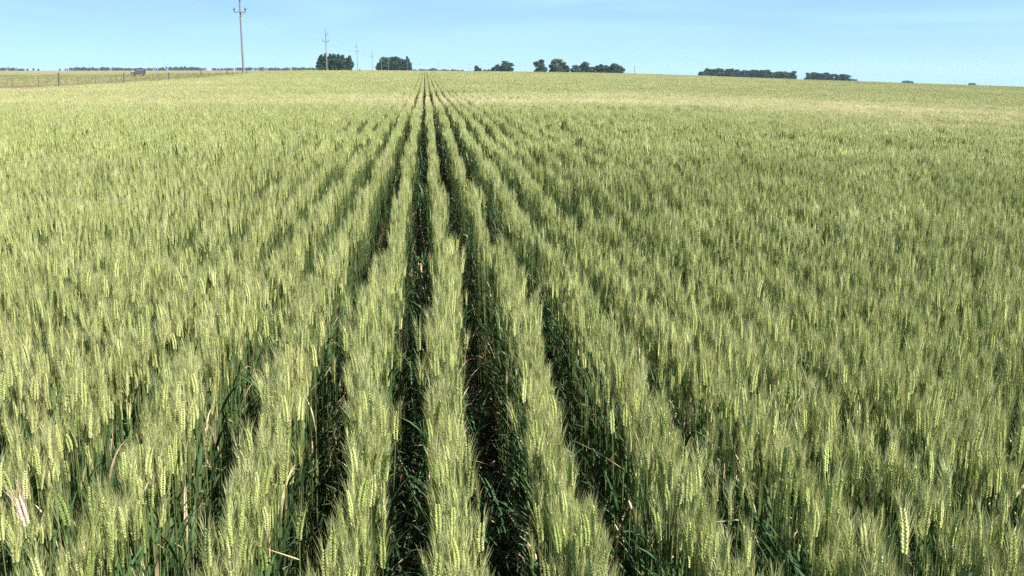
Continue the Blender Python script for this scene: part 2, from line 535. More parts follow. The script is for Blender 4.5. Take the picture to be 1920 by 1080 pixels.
def vnoise(x, y, sc, seed):
    """smooth value noise, vectorised"""
    x = np.asarray(x) / sc + 1000.5; y = np.asarray(y) / sc + 1000.5
    xi = np.floor(x).astype(np.int64); yi = np.floor(y).astype(np.int64); fx = x - xi; fy = y - yi
    fx = fx * fx * (3 - 2 * fx); fy = fy * fy * (3 - 2 * fy)

    def h(a, b):
        n = (a * 374761393 + b * 668265263 + seed * 974711) & 0x7fffffff
        n = ((n ^ (n >> 13)) * 1274126177) & 0x7fffffff
        return ((n ^ (n >> 16)) & 0xffff) / 65535.0
    return (h(xi, yi) * (1 - fx) + h(xi + 1, yi) * fx) * (1 - fy) + (h(xi, yi + 1) * (1 - fx) + h(xi + 1, yi + 1) * fx) * fy


def ripeness(l, s):
    n = 0.6 * vnoise(l, s, 6.0, 3) + 0.4 * vnoise(l, s, 1.3, 4)
    band = (0.35 + 0.8 * vnoise(l, s * 1.5, 4.5, 12)) * np.exp(-((s - 31.0 - 0.10 * np.abs(l)) / 6.5) ** 2) * (0.40 + 0.60 * sstep(-6, 2, l)) * (1 - 0.7 * sstep(10, 26, l))
    far = 0.04 + 0.10 * sstep(4, 40, s) + 0.22 * vnoise(l, s * 0.25, 9.0, 8)
    return np.clip(band * (0.5 + 0.6 * n) + far * (0.4 + 1.0 * n), 0, 0.9)


def height_f(l, s):
    return 0.93 + 0.07 * vnoise(l, s, 2.2, 5) + 0.07 * vnoise(l, s, 0.6, 6) - 0.04 * np.exp(-((s - 33) / 7) ** 2)


def cover(l, s):        # how far the plants of a row spread into the gap
    near = np.exp(-((l - 0.2) / 3.2) ** 2)
    return (1 + 0.30 * sstep(6, 22, s)) * ((0.58 + 0.95 * vnoise(l * 2.0, s, 0.9, 9) ** 1.7) * (1 - 0.30 * near) + 0.10 * (1 - near))


def addp(x, y, vi, rot, scl, rp, z=None):
    P_pos.append(np.stack([x, y, ground(x, y) if z is None else z], -1)); P_vi.append(vi); P_rot.append(rot); P_scl.append(scl); P_ripe.append(rp)


def row_indices(l0, l1):
    k0 = math.ceil((l0 - R0) / RS); k1 = math.floor((l1 - R0) / RS)
    return np.arange(k0, k1 + 1)


# --- zone A: single stalks round the camera
RA = 4.6
ks = row_indices(-5, 5)
A = []
for k in ks:
    l0 = R0 + RS * k
    n = int(10 * 180)
    s = nr.uniform(-3.0, 7.0, n); l = np.full(n, l0)
    A.append(np.stack([l, s, np.full(n, k)], -1))
A = np.concatenate(A)
spread = 0.028 * cover(A[:, 0], A[:, 1])
dl = np.clip(nr.normal(0, 1, len(A)) * spread, -0.10, 0.10) + 0.06 * (vnoise(A[:, 0] * 3, A[:, 1], 0.8, 21) - 0.5)
Al = A[:, 0] + dl; As = A[:, 1]; Ak = A[:, 2].astype(int)
Ax = As * DX + Al * NX; Ay = As * DY + Al * NY
r = np.hypot(Ax, Ay)
keep = (r < RA) & (r > 0.8) & (Ay > -2.0) & (vnoise(Al * 2.5, As, 0.32, 31) > 0.11)
Al, As, Ak, Ax, Ay, r, dl = (q[keep] for q in (Al, As, Ak, Ax, Ay, r, dl))
nA = len(Al)
Avi = nr.integers(0, NV0, nA)
Arz = nr.uniform(0, 2 * math.pi, nA)
outl = dl * 0.4                                         # plants at the side of a row lean into the gap
Arx = nr.normal(0, 0.05, nA) ; Ary = nr.normal(0, 0.014, nA) + outl
Asc = height_f(Al, As) * nr.normal(1.0, 0.036, nA)
Asc[nr.random(nA) < 0.10] *= 0.86
Arp = ripeness(Al, As) * nr.uniform(0.2, 1.4, nA)
Az = ground(Ax, Ay)


def euler_mat(rx, ry, rz):
    return Matrix.Rotation(AL * -1, 4, 'Z') @ Matrix.Rotation(ry, 4, 'Y') @ Matrix.Rotation(rx, 4, 'X') @ Matrix.Rotation(rz, 4, 'Z')


Aeul = np.array([tuple(euler_mat(Arx[i], Ary[i], Arz[i]).to_euler()) for i in range(nA)])


def project(p):
    y = p[1]; z = p[2] - EYE
    d = y * COS - z * math.sin(PITCH)
    if d < 0.05: return None
    return 960 + F * p[0] / d, 540 - F * (y * math.sin(PITCH) + z * COS) / d, d


# the 300 stalks that show largest: nearest ones whose ear is in the picture
cand = []
for i in np.argsort(r):
    if Ay[i] < 0.3: continue
    tip = Matrix.Translation((Ax[i], Ay[i], Az[i])) @ Matrix.Rotation(0, 4, 'Z') @ (euler_mat(Arx[i], Ary[i], Arz[i]) @ Vector((0, 0, 0.82 * Asc[i])))
    q = project(tip)
    if q and 6 < q[0] < 1914 and q[1] < 1062:
        cand.append((q[2], i, q))
cand.sort()
# thin out those standing right behind a nearer ear
chosen = []; taken = []
for d, i, q in cand:
    if len(chosen) >= 290: break
    hid = 0
    for (u2, v2) in taken:
        if abs(u2 - q[0]) < 7 and -6 < v2 - q[1] < 40: hid += 1
    if hid >= 2: continue
    chosen.append(i); taken.append((q[0], q[1]))
chosen_set = set(int(i) for i in chosen)
rest = np.array([i for i in range(nA) if i not in chosen_set])
addp(Ax[rest], Ay[rest], Avi[rest], Aeul[rest], np.stack([Asc[rest]] * 3, -1), Arp[rest], Az[rest])

# --- late leafy shoots low down, mostly along the sides of the rows
nt = 9000
ts = -1.5 + 26 * nr.random(nt) ** 1.4; tk = nr.integers(-16, 17, nt)
tl = R0 + RS * tk + nr.choice([-1, 1], nt) * nr.uniform(0.04, 0.115, nt)
tx = ts * DX + tl * NX; ty = ts * DY + tl * NY
kp = (np.hypot(tx, ty) > 0.8) & (vnoise(tl * 3, ts, 0.6, 41) > 0.35)
tx, ty = tx[kp], ty[kp]; nt = len(tx)
addp(tx, ty, nr.choice(I5, nt), np.stack([nr.normal(0, 0.08, nt), nr.normal(0, 0.08, nt), nr.uniform(0, 6.28, nt)], -1), np.stack([nr.uniform(0.7, 1.25, nt)] * 3, -1), np.zeros(nt))

# --- zone B and C: pieces of a row
for (ra, rb, step, idx, spanaz) in ((RA, 11.0, 0.25, I1, 0.75), (11.0, 44.0, 0.5, I2, 0.72)):
    ls = row_indices(-rb, rb) * RS + R0
    ss = np.arange(-2.0, rb, step)
    Lg, Sg = np.meshgrid(ls, ss)
    Lg = Lg.ravel(); Sg = Sg.ravel() + nr.uniform(-0.2, 0.2, Lg.size) * step
    x = Sg * DX + Lg * NX; y = Sg * DY + Lg * NY; rr = np.hypot(x, y); az = np.arctan2(x, y)
    kp = (rr >= ra) & (rr < rb) & (np.abs(az) < spanaz) & (Lg > edge(Sg)) & (vnoise(Lg * 2.5, Sg, 0.45, 31) > 0.09)
    Lg, Sg, x, y = Lg[kp], Sg[kp], x[kp], y[kp]; n = len(x)
    off = 0.06 * (vnoise(Lg * 3, Sg, 0.8, 21) - 0.5); x = x + off * NX; y = y + off * NY
    flip = nr.integers(0, 2, n) * math.pi
    rot = np.stack([nr.normal(0, 0.03, n), nr.normal(0, 0.008, n), -AL + flip], -1)
    h = height_f(Lg, Sg) * nr.normal(1, 0.02, n); w = np.clip(cover(Lg, Sg), 0.5, 1.6)
    addp(x, y, nr.choice(idx, n), rot, np.stack([w, np.full(n, 1.08), h], -1), ripeness(Lg, Sg) * nr.uniform(0.7, 1.3, n))

# --- zone D and E: square patches of several rows
for (ra, rb, size, idx) in ((44.0, 132.0, 5 * RS, I3), (132.0, 640.0, 20 * RS, I4)):
    base = R0 - RS / 2
    ls = base + size / 2 + size * np.arange(math.floor(-rb / size), math.ceil(rb / size))
    ss = np.arange(0, min(rb, S_END), size)
    Lg, Sg = np.meshgrid(ls, ss); Lg = Lg.ravel(); Sg = Sg.ravel()
    x = Sg * DX + Lg * NX; y = Sg * DY + Lg * NY; rr = np.hypot(x, y); az = np.arctan2(x, y)
    kp = (rr >= ra - size * 0.5) & (rr < rb) & (np.abs(az) < 0.66) & (Lg - size / 2 > edge(Sg))
    Lg, Sg, x, y = Lg[kp], Sg[kp], x[kp], y[kp]; n = len(x)
    flip = nr.integers(0, 2, n) * math.pi
    # the patch lies on the slope of the land
    ex = 1.5
    gx = (ground(x + ex, y) - ground(x - ex, y)) / (2 * ex); gy = (ground(x, y + ex) - ground(x, y - ex)) / (2 * ex)
    rot = np.empty((n, 3))
    for i in range(n):
        M = Vector((-gx[i], -gy[i], 1)).normalized().rotation_difference(Vector((0, 0, 1))).inverted().to_matrix() @ Matrix.Rotation(-AL + flip[i], 3, 'Z')
        rot[i] = tuple(M.to_euler())
    h = height_f(Lg, Sg)
    addp(x, y, nr.choice(idx, n), rot, np.stack([np.ones(n), np.full(n, 1.0), h], -1), ripeness(Lg, Sg))


def instancer(name, pos, vi, rot, scl, ripe, coll):
    me = bpy.data.meshes.new(name); n = len(pos)
    me.vertices.add(n); me.vertices.foreach_set('co', pos.astype(np.float32).ravel())
    a = me.attributes.new('vi', 'INT', 'POINT'); a.data.foreach_set('value', vi.astype(np.int32))
    a = me.attributes.new('rot', 'FLOAT_VECTOR', 'POINT'); a.data.foreach_set('vector', rot.astype(np.float32).ravel())
    a = me.attributes.new('scl', 'FLOAT_VECTOR', 'POINT'); a.data.foreach_set('vector', scl.astype(np.float32).ravel())
    a = me.attributes.new('ripe', 'FLOAT', 'POINT'); a.data.foreach_set('value', ripe.astype(np.float32))
    me.update()
    o = bpy.data.objects.new(name, me); root_col.objects.link(o)
    ng = bpy.data.node_groups.new(name, 'GeometryNodeTree')
    ng.interface.new_socket('Geometry', in_out='INPUT', socket_type='NodeSocketGeometry')
    ng.interface.new_socket('Geometry', in_out='OUTPUT', socket_type='NodeSocketGeometry')
    N = ng.nodes; L = ng.links
    gi = N.new('NodeGroupInput'); go = N.new('NodeGroupOutput')
    ci = N.new('GeometryNodeCollectionInfo'); ci.inputs['Collection'].default_value = coll
    ci.inputs['Separate Children'].default_value = True; ci.inputs['Reset Children'].default_value = True
    ip = N.new('GeometryNodeInstanceOnPoints'); ip.inputs['Pick Instance'].default_value = True

    def named(nm, ty):
        q = N.new('GeometryNodeInputNamedAttribute'); q.data_type = ty; q.inputs['Name'].default_value = nm
        return q.outputs['Attribute']
    e2r = N.new('FunctionNodeEulerToRotation')
    L.new(named('rot', 'FLOAT_VECTOR'), e2r.inputs[0])
    L.new(gi.outputs[0], ip.inputs['Points']); L.new(ci.outputs[0], ip.inputs['Instance'])
    L.new(named('vi', 'INT'), ip.inputs['Instance Index']); L.new(e2r.outputs[0], ip.inputs['Rotation'])
    L.new(named('scl', 'FLOAT_VECTOR'), ip.inputs['Scale']); L.new(ip.outputs[0], go.inputs[0])
    md = o.modifiers.new('crop', 'NODES'); md.node_group = ng
    return o


crop = instancer('wheat_crop', np.concatenate(P_pos), np.concatenate(P_vi), np.concatenate(P_rot), np.concatenate(P_scl), np.concatenate(P_ripe), src)
tag(crop, 'green bearded wheat crop in drill rows filling the field to the horizon', 'wheat crop', kind='stuff')
print('crop instances', sum(len(p) for p in P_pos), 'front stalks', len(chosen))

# --- the front stalks, each a thing of its own
PART_MESH = []
prng = random.Random(5)
for k, g in enumerate(STALKS):
    d = {}; ti = prng.random()
    for key, mat in (('stem', M_STEM), ('ear', M_EAR), ('awns', M_AWN)):
        mb = MB()
        for vs_, fs in g[key]: mb.add(vs_, fs, 0, ti)
        d[key] = mb.mesh('wheat_' + key, [mat])
    d['leaves'] = []
    for key, mat in (('leaf', M_LEAF), ('dry', M_DRY)):
        for vs_, fs in g[key]:
            mb = MB(); mb.add(vs_, fs, 0, ti); d['leaves'].append(mb.mesh('wheat_leaf', [mat], True))
    PART_MESH.append(d)


def stalk_object(d, M, label, group, mats=None, bleach=False):
    root = empty('wheat_stalk', (0, 0, 0)); root.matrix_world = M
    tag(root, label, 'wheat', group)
    part('stem', d['stem'], root)
    e = part('ear', d['ear'], root); part('awns', d['awns'], e)
    for me in d['leaves']: part('leaf', me, root)
    return root


def row_label(k):
    # rows at the front edge of the picture; row 0 is the one just right of the dark gap at the bottom centre
    nth = {1: 'first', 2: 'second', 3: 'third', 4: 'fourth', 5: 'fifth', 6: 'sixth'}
    if k == 0: return 'centre row between the two darkest gaps'
    return '%s row %s of the centre row' % (nth.get(abs(k), 'outermost'), 'right' if k > 0 else 'left')


by_row = {}
for i in chosen: by_row.setdefault(int(Ak[i]), []).append(int(i))
for k, ids in by_row.items():
    ids.sort(key=lambda i: r[i])
    rl = row_label(k)
    for j, i in enumerate(ids):
        E = euler_mat(Arx[i], Ary[i], Arz[i])
        M = Matrix.Translation((Ax[i], Ay[i], Az[i])) @ E @ Matrix.Scale(Asc[i], 4)
        tip = E @ Vector((0, 0, 1))
        how = 'left-leaning' if tip.x < -0.022 else ('right-leaning' if tip.x > 0.022 else 'upright')
        size = 'tall' if Asc[i] > 1.015 else ('short' if Asc[i] < 0.955 else 'medium')
        where = 'very front' if j < 3 else ('front half' if j < len(ids) / 2 else 'back half')
        lab = '%s %s wheat stalk, %s of %s' % (size, how, where, rl)
        stalk_object(PART_MESH[Avi[i]], M, lab, 'front wheat stalks, ' + rl)


# --- a few that stand out
def special(u, v, seed, label, earmat, awnmat, H=0.80, lean=(0, 0), leaf=None, nleaf=True, scale=1.0):
    """u, v: where the ear's middle shows in the photograph; the foot goes on the ground below"""
    rg = random.Random(seed); g = stalk_geo(rg, 0, H=H, lean=0.0)
    ang = math.atan((v - 540) / F) + PITCH
    Y = (EYE - (H + 0.034) * scale) / math.tan(ang); dd = Y * COS + (EYE - (H + 0.034) * scale) * math.sin(PITCH)
    X = (u - 960) / F * dd
    fx, fy = X - lean[0] * H, Y - lean[1] * H
    d = {}
    for key, mat in (('stem', M_STEM), ('ear', earmat), ('awns', awnmat)):
        mb = MB()
        for vs_, fs in g[key]: mb.add(vs_, fs, 0, 0.6)
        d[key] = mb.mesh('wheat_' + key, [mat])
    d['leaves'] = []
    for vs_, fs in (g['leaf'] + g['dry']) if nleaf else []:
        mb = MB(); mb.add(vs_, fs, 0, 0.5); d['leaves'].append(mb.mesh('wheat_leaf', [M_LEAF], True))
    M = Matrix.Translation((fx, fy, gz(fx, fy))) @ Vector((0, 0, 1)).rotation_difference(Vector((lean[0], lean[1], 1))).to_matrix().to_4x4() @ Matrix.Scale(scale, 4)
    root = stalk_object(d, M, label, 'odd wheat stalks at the front')
    if leaf:
        z0, az_, ln, el, droop, wd = leaf
        hd = Vector((math.cos(az_), math.sin(az_), 0)); wv = Vector((-hd.y, hd.x, 0)); p = Vector((0, 0, z0)); vs_ = []; fs = []
        sg = 9
        for j in range(sg + 1):
            t = j / sg; wf = min(1.0, 0.5 + 1.5 * t) * (1 - t ** 2.4) + 0.02; a_ = el - droop * max(0, t - 0.25) ** 1.5
            wdir = (wv * math.cos(1.1 * t) + Vector((0, 0, 1)) * math.sin(1.1 * t)).normalized()
            vs_ += [p - wdir * wd * wf, p + wdir * wd * wf]
            if j: fs.append((2 * j - 2, 2 * j - 1, 2 * j + 1, 2 * j))
            p = p + (hd * math.cos(a_) + Vector((0, 0, 1)) * math.sin(a_)) * (ln / sg)
        mb = MB(); mb.add([tuple(q) for q in vs_], fs, 0, 0.7)
        lf = part('leaf', mb.mesh('dry_leaf', [M_DRY], True), root); lf['label'] = 'bent straw-coloured dry leaf'
    return root


special(54, 936, 1, 'bleached pinkish white ear of wheat leaning at the left edge', M_BLEACH, M_BLEACH, 0.80, (-0.22, 0.03), nleaf=False, scale=1.08)
special(1742, 955, 2, 'pale straw-coloured ear of wheat among green ones at lower right', M_PALE, M_PALE, 0.81, (-0.05, 0))
special(1040, 815, 3, 'whitish green ear of wheat right of the bottom centre gap', M_PALE, M_AWN, 0.80, (-0.06, 0))
special(228, 985, 4, 'wheat stalk with a broad bent leaf whose tip has dried, lower left', M_EAR, M_AWN, 0.74, (0.02, 0), (0.62, 1.2, 0.26, 1.35, 1.2, 0.007))
special(560, 985, 5, 'wheat stalk holding out a straw-coloured leaf sideways to the left', M_EAR, M_AWN, 0.78, (0.03, 0), (0.74, 3.2, 0.17, 0.35, 0.2, 0.004))
special(965, 770, 6, 'wheat stalk bowed over the dark gap right of bottom centre', M_EAR, M_AWN, 0.78, (-0.30, 0.05))
special(1390, 905, 8, 'wheat stalk with a tan leaf slanting down into the gap, lower right', M_EAR, M_AWN, 0.77, (0.04, 0), (0.72, 3.6, 0.2, 0.1, 0.8, 0.005))
special(1850, 900, 9, 'wheat stalk with a long straw leaf rising to the right edge', M_EAR, M_AWN, 0.77, (0.02, 0), (0.66, 0.3, 0.24, 0.9, 0.3, 0.005))
special(1180, 830, 12, 'wheat stalk with a short dry leaf sticking out leftwards, right of centre', M_EAR, M_AWN, 0.77, (0.02, 0), (0.73, 2.9, 0.16, 0.5, 0.4, 0.004))

# --- straw and dead leaves lying between the rows
lt = bpy.data.collections.new('straw_sources')
for k in range(4):
    mb = MB(); pts = []; p = Vector((-0.05, 0, 0.004)); a_ = 0
    for j in range(5):
        pts.append(tuple(p)); a_ += rng.gauss(0, 0.25); p = p + Vector((math.cos(a_) * 0.028, math.sin(a_) * 0.028, rng.gauss(0, 0.004)))
    if k < 2: mb.tube(pts, [0.0016] * 5, 3, caps=False)
    else:
        vs_ = []; fs = []
        for j, q in enumerate(pts):
            w = 0.004 * (1 - abs(j - 2) / 2.6)
            vs_ += [(q[0], q[1] - w, q[2]), (q[0], q[1] + w, q[2] + 0.003)]
            if j: fs.append((2 * j - 2, 2 * j - 1, 2 * j + 1, 2 * j))
        mb.add(vs_, fs)
    o = bpy.data.objects.new('straw_%d' % k, mb.mesh('straw', [M_DRY])); lt.objects.link(o)
n = 3500
s = nr.uniform(-1.0, 9.0, n); l = nr.uniform(-4.5, 4.5, n)
x = s * DX + l * NX; y = s * DY + l * NY
z = ground(x, y) + np.where(nr.random(n) < 0.25, nr.uniform(0.02, 0.25, n), nr.uniform(0, 0.02, n))
straw = instancer('straw_litter', np.stack([x, y, z], -1), nr.integers(0, 4, n), np.stack([nr.normal(0, 0.35, n), nr.normal(0, 0.35, n), nr.uniform(0, 6.28, n)], -1),
                  np.stack([nr.uniform(0.4, 1.3, n)] * 3, -1), np.zeros(n), lt)
tag(straw, 'dry straw and dead leaves lying on the soil between the rows', 'straw', kind='stuff')

# ------------------------------------------------------------------ dry grass on the verge and in the pasture
gs = bpy.data.collections.new('grass_sources')
M_GRASS = plant_mat('verge_grass', (0.12, 0.105, 0.045), (0.21, 0.17, 0.085), (0.30, 0.24, 0.135), (0.20, 0.24, 0.085), 0.3, 0.6, 0.2)
for k in range(4):
    mb = MB()
    for j in range(40):
        an = rng.uniform(0, 6.28); b = Vector((rng.gauss(0, 0.12), rng.gauss(0, 0.12), 0)); h = rng.uniform(0.15, 0.5)
        tip = b + Vector((math.cos(an), math.sin(an), 0)) * h * rng.uniform(0.1, 0.7) + Vector((0, 0, h))
        w = Vector((-math.sin(an), math.cos(an), 0)) * 0.008
        mb.add([tuple(b - w), tuple(b + w), tuple(tip)], [(0, 1, 2)], 0, rng.random())
    o = bpy.data.objects.new('tuft_%d' % k, mb.mesh('tuft', [M_GRASS])); gs.objects.link(o)
n = 16000
s = 20 + 330 * nr.random(n) ** 1.5; l = edge(s) - 0.2 - np.abs(nr.normal(0, 3.0, n))
n2 = 22000
s2 = 15 + 350 * nr.random(n2) ** 1.2; l2 = edge(s2) - 4 - 130 * nr.random(n2)
s = np.concatenate([s, s2]); l = np.concatenate([l, l2]); rp = np.concatenate([np.zeros(n), nr.uniform(0.2, 1, n2)])
sc = np.concatenate([nr.uniform(0.6, 1.4, n), nr.uniform(0.25, 0.6, n2)]); n += n2
n = len(s)
x = s * DX + l * NX; y = s * DY + l * NY
grass = instancer('verge_grass', np.stack([x, y, ground(x, y)], -1), nr.integers(0, 4, n), np.stack([np.zeros(n), np.zeros(n), nr.uniform(0, 6.28, n)], -1),
                  np.stack([sc] * 3, -1), rp, gs)
tag(grass, 'dry tussocky grass along the fence and over the pasture', 'grass', kind='stuff')

# ------------------------------------------------------------------ fence
M_POST = plain_mat('fence_post_wood', (0.10, 0.085, 0.07), (0.20, 0.17, 0.14), 14, 0.9, stretch=(1, 1, 0.15), bump=0.4)
M_WIRE = plain_mat('fence_wire', (0.22, 0.21, 0.2), (0.32, 0.31, 0.3), 5, 0.5, 0.6)
FO = 2.0        # the fence stands this far outside the crop
fence = empty('wire_fence', (*rowpt(edge(40) - FO, 40), 0))
tag(fence, 'wire fence of dark wooden posts and thin droppers along the left field edge', 'fence')
f0 = Vector(fence.location)
post_mb = MB(); post_mb.tube([(0, 0, -0.3), (0, 0, 0.6), (0.01, 0, 1.42), (0.01, 0, 1.45)], [0.075, 0.068, 0.06, 0.05], 8)
post_me = post_mb.mesh('fence_post', [M_POST])
drop_mb = MB(); drop_mb.box((0, 0, 0.68), (0.03, 0.025, 1.15)); drop_me = drop_mb.mesh('fence_dropper', [M_POST])
ps = [20.2, 33.2]
while ps[-1] < 330: ps.append(ps[-1] + 13.0)
line = []
for j, s in enumerate(ps):
    px, py = rowpt(edge(s) - FO, s); pz = gz(px, py); line.append((s, px, py, pz))
    o = part('post', post_me, fence); o.location = Vector((px, py, pz)) - f0
    o.rotation_euler = (rng.gauss(0, 0.02), rng.gauss(0, 0.02), rng.uniform(0, 3)); sc = rng.uniform(0.95, 1.05); o.scale = (sc, sc, sc)
    if j and s < 160:
        for q in (0.25, 0.5, 0.75):
            sm = ps[j - 1] * (1 - q) + s * q; dx_, dy_ = rowpt(edge(sm) - FO, sm)
            o = part('dropper', drop_me, fence); o.location = Vector((dx_, dy_, gz(dx_, dy_))) - f0
            o.rotation_euler = (rng.gauss(0, 0.03), rng.gauss(0, 0.03), AL)
for h in (0.30, 0.52, 0.74, 0.98, 1.22):
    mb = MB(); mb.tube([Vector((px + 0.09, py, pz + h)) - f0 for (_, px, py, pz) in line], [0.003] * len(line), 3, caps=False)
    mb.build('wire', M_WIRE, fence)

# ------------------------------------------------------------------ power line
M_POLE = plain_mat('weathered_pole', (0.17, 0.15, 0.145), (0.25, 0.225, 0.215), 3, 0.85, stretch=(4, 4, 0.3), bump=0.3)
M_ARM = plain_mat('cross_arm_steel', (0.20, 0.20, 0.20), (0.30, 0.29, 0.28), 8, 0.6, 0.3)
M_INS = plain_mat('brown_insulator', (0.05, 0.04, 0.04), (0.09, 0.07, 0.06), 8, 0.3, 0.0, 0.5)


def pole_parts():
    d = {}
    mb = MB(); mb.tube([(0, 0, -0.4), (0, 0, 3), (0, 0, 7), (0, 0, 11.1), (0, 0, 11.2)], [0.135, 0.125, 0.105, 0.08, 0.06], 10); d['shaft'] = mb.mesh('pole_shaft', [M_POLE], False)
    mb = MB(); mb.box((0, -0.12, 8.05), (1.5, 0.09, 0.10))
    mb.tube([(-0.55, -0.12, 8.02), (0, -0.13, 7.55)], [0.02, 0.02], 4); mb.tube([(0.55, -0.12, 8.02), (0, -0.13, 7.55)], [0.02, 0.02], 4)
    d['cross_arm'] = mb.mesh('cross_arm', [M_ARM])
    mb = MB(); mb.box((0.36, -0.12, 9.60), (0.62, 0.08, 0.09)); d['side_arm'] = mb.mesh('side_arm', [M_ARM])
    mb = MB(); mb.tube([(0, 0, 0), (0, 0, 0.12), (0, 0, 0.16), (0, 0, 0.30), (0, 0, 0.33), (0, 0, 0.45)], [0.03, 0.03, 0.11, 0.12, 0.08, 0.05], 8)
    d['insulator'] = mb.mesh('insulator', [M_INS], True)
    return d


PP = pole_parts()
INS = [(-0.68, -0.12, 8.10), (0.68, -0.12, 8.10), (0.60, -0.12, 9.64)]
poles = []


def power_pole(u, Y, label, hs=1.0, mirror=1, group='power poles along the fence line'):
    x, y, z = at(u, Y)
    o = empty('power_pole', (x, y, z), AL + rng.gauss(0, 0.03)); o.scale = (mirror * hs, hs, hs)
    tag(o, label, 'power pole', group)
    part('shaft', PP['shaft'], o); part('cross_arm', PP['cross_arm'], o); part('side_arm', PP['side_arm'], o)
    for p in INS: part('insulator', PP['insulator'], o).location = p
    poles.append(o)
    return o


power_pole(456.5, 110, 'nearest and tallest power pole, its top above the picture', 0.90)
power_pole(613, 231, 'power pole standing in front of the first dark grove', 0.90)
power_pole(670.5, 352, 'power pole right of the first grove with a bush at its foot', 0.90, -1)
power_pole(698.5, 473, 'small power pole between the two groves left of centre', 0.90)
power_pole(715.5, 594, 'distant power pole before the left edge of the second grove', 0.90)
power_pole(728.5, 715, 'distant pale power pole before the left half of the second grove', 0.90)
power_pole(763.5, 720, 'distant pale power pole before the right end of the second grove', 0.80)
power_pole(822.5, 1150, 'tiny far power pole above the low trees right of the second grove', 0.95)
power_pole(880.5, 1150, 'tiny far power pole just left of the third group of trees', 0.98)
bpy.context.view_layer.update()
# wires from pole to pole, one more pole behind the camera's left
prev = Vector((poles[0].location.x + 14, poles[0].location.y - 118, 0)); prev.z = gz(prev.x, prev.y)
M_CABLE = plain_mat('aluminium_cable', (0.16, 0.17, 0.18), (0.22, 0.23, 0.24), 2, 0.5, 0.5)
for w, ipos in enumerate(INS):
    pts = []
    heads = [prev + Vector((ipos[0], 0, ipos[2] + 0.4))] + [p.matrix_world @ (Vector(ipos) + Vector((0, 0, 0.42))) for p in poles[:6]]
    for a, b in zip(heads[:-1], heads[1:]):
        for q in range(14):
            t = q / 14; p = a.lerp(b, t); p.z -= 4 * 1.1 * t * (1 - t); pts.append(p)
    pts.append(heads[-1])
    mb = MB(); mb.tube(pts, [0.0045] * len(pts), 3, caps=False)
    o = mb.build('power_cable', M_CABLE)
    tag(o, ['thin power cable strung along the left ends of the lower cross arms', 'thin power cable strung along the right ends of the lower cross arms', 'topmost thin power cable strung along the upper side arms'][w], 'cable', 'cables between the power poles')
# lone far post on the brow
x, y, z = at(1190, 620)
mb = MB(); mb.tube([(0, 0, -0.5), (0, 0, 3), (0, 0, 6.1)], [0.24, 0.2, 0.16], 8); o = mb.build('post', M_POLE, None, loc=(x, y, z))
tag(o, 'lone bare grey post on the brow right of the grove', 'post')

# ------------------------------------------------------------------ trees
def foliage_mat(name, dark, mid, light):
    m, N, L = new_mat(name)
    out = N.new('ShaderNodeOutputMaterial')
    at_ = N.new('ShaderNodeAttribute'); at_.attribute_name = 'tint'; oi = N.new('ShaderNodeObjectInfo')
    a = N.new('ShaderNodeMath'); a.operation = 'MULTIPLY_ADD'; a.inputs[1].default_value = 0.35; L.new(oi.outputs['Random'], a.inputs[0])
    b = N.new('ShaderNodeMath'); b.operation = 'MULTIPLY'; b.inputs[1].default_value = 0.7; L.new(at_.outputs['Fac'], b.inputs[0]); L.new(b.outputs[0], a.inputs[2])
    rp = N.new('ShaderNodeValToRGB'); e = rp.color_ramp.elements
    e[0].position = 0.1; e[0].color = (*dark, 1); e[1].position = 0.95; e[1].color = (*light, 1); k = e.new(0.5); k.color = (*mid, 1)
    L.new(a.outputs[0], rp.inputs['Fac'])
    pb = N.new('ShaderNodeBsdfPrincipled'); pb.inputs['Roughness'].default_value = 0.7; pb.inputs['Specular IOR Level'].default_value = 0.15
    tr = N.new('ShaderNodeBsdfTranslucent'); L.new(rp.outputs['Color'], pb.inputs['Base Color']); L.new(rp.outputs['Color'], tr.inputs['Color'])
    ms = N.new('ShaderNodeMixShader'); ms.inputs['Fac'].default_value = 0.15
    L.new(pb.outputs[0], ms.inputs[1]); L.new(tr.outputs[0], ms.inputs[2]); L.new(ms.outputs[0], out.inputs['Surface'])
    return m


M_CROWN = foliage_mat('dark_foliage', (0.012, 0.038, 0.024), (0.028, 0.060, 0.032), (0.085, 0.108, 0.042))
M_BARK = plain_mat('bark', (0.06, 0.045, 0.035), (0.12, 0.09, 0.07), 4, 0.9)


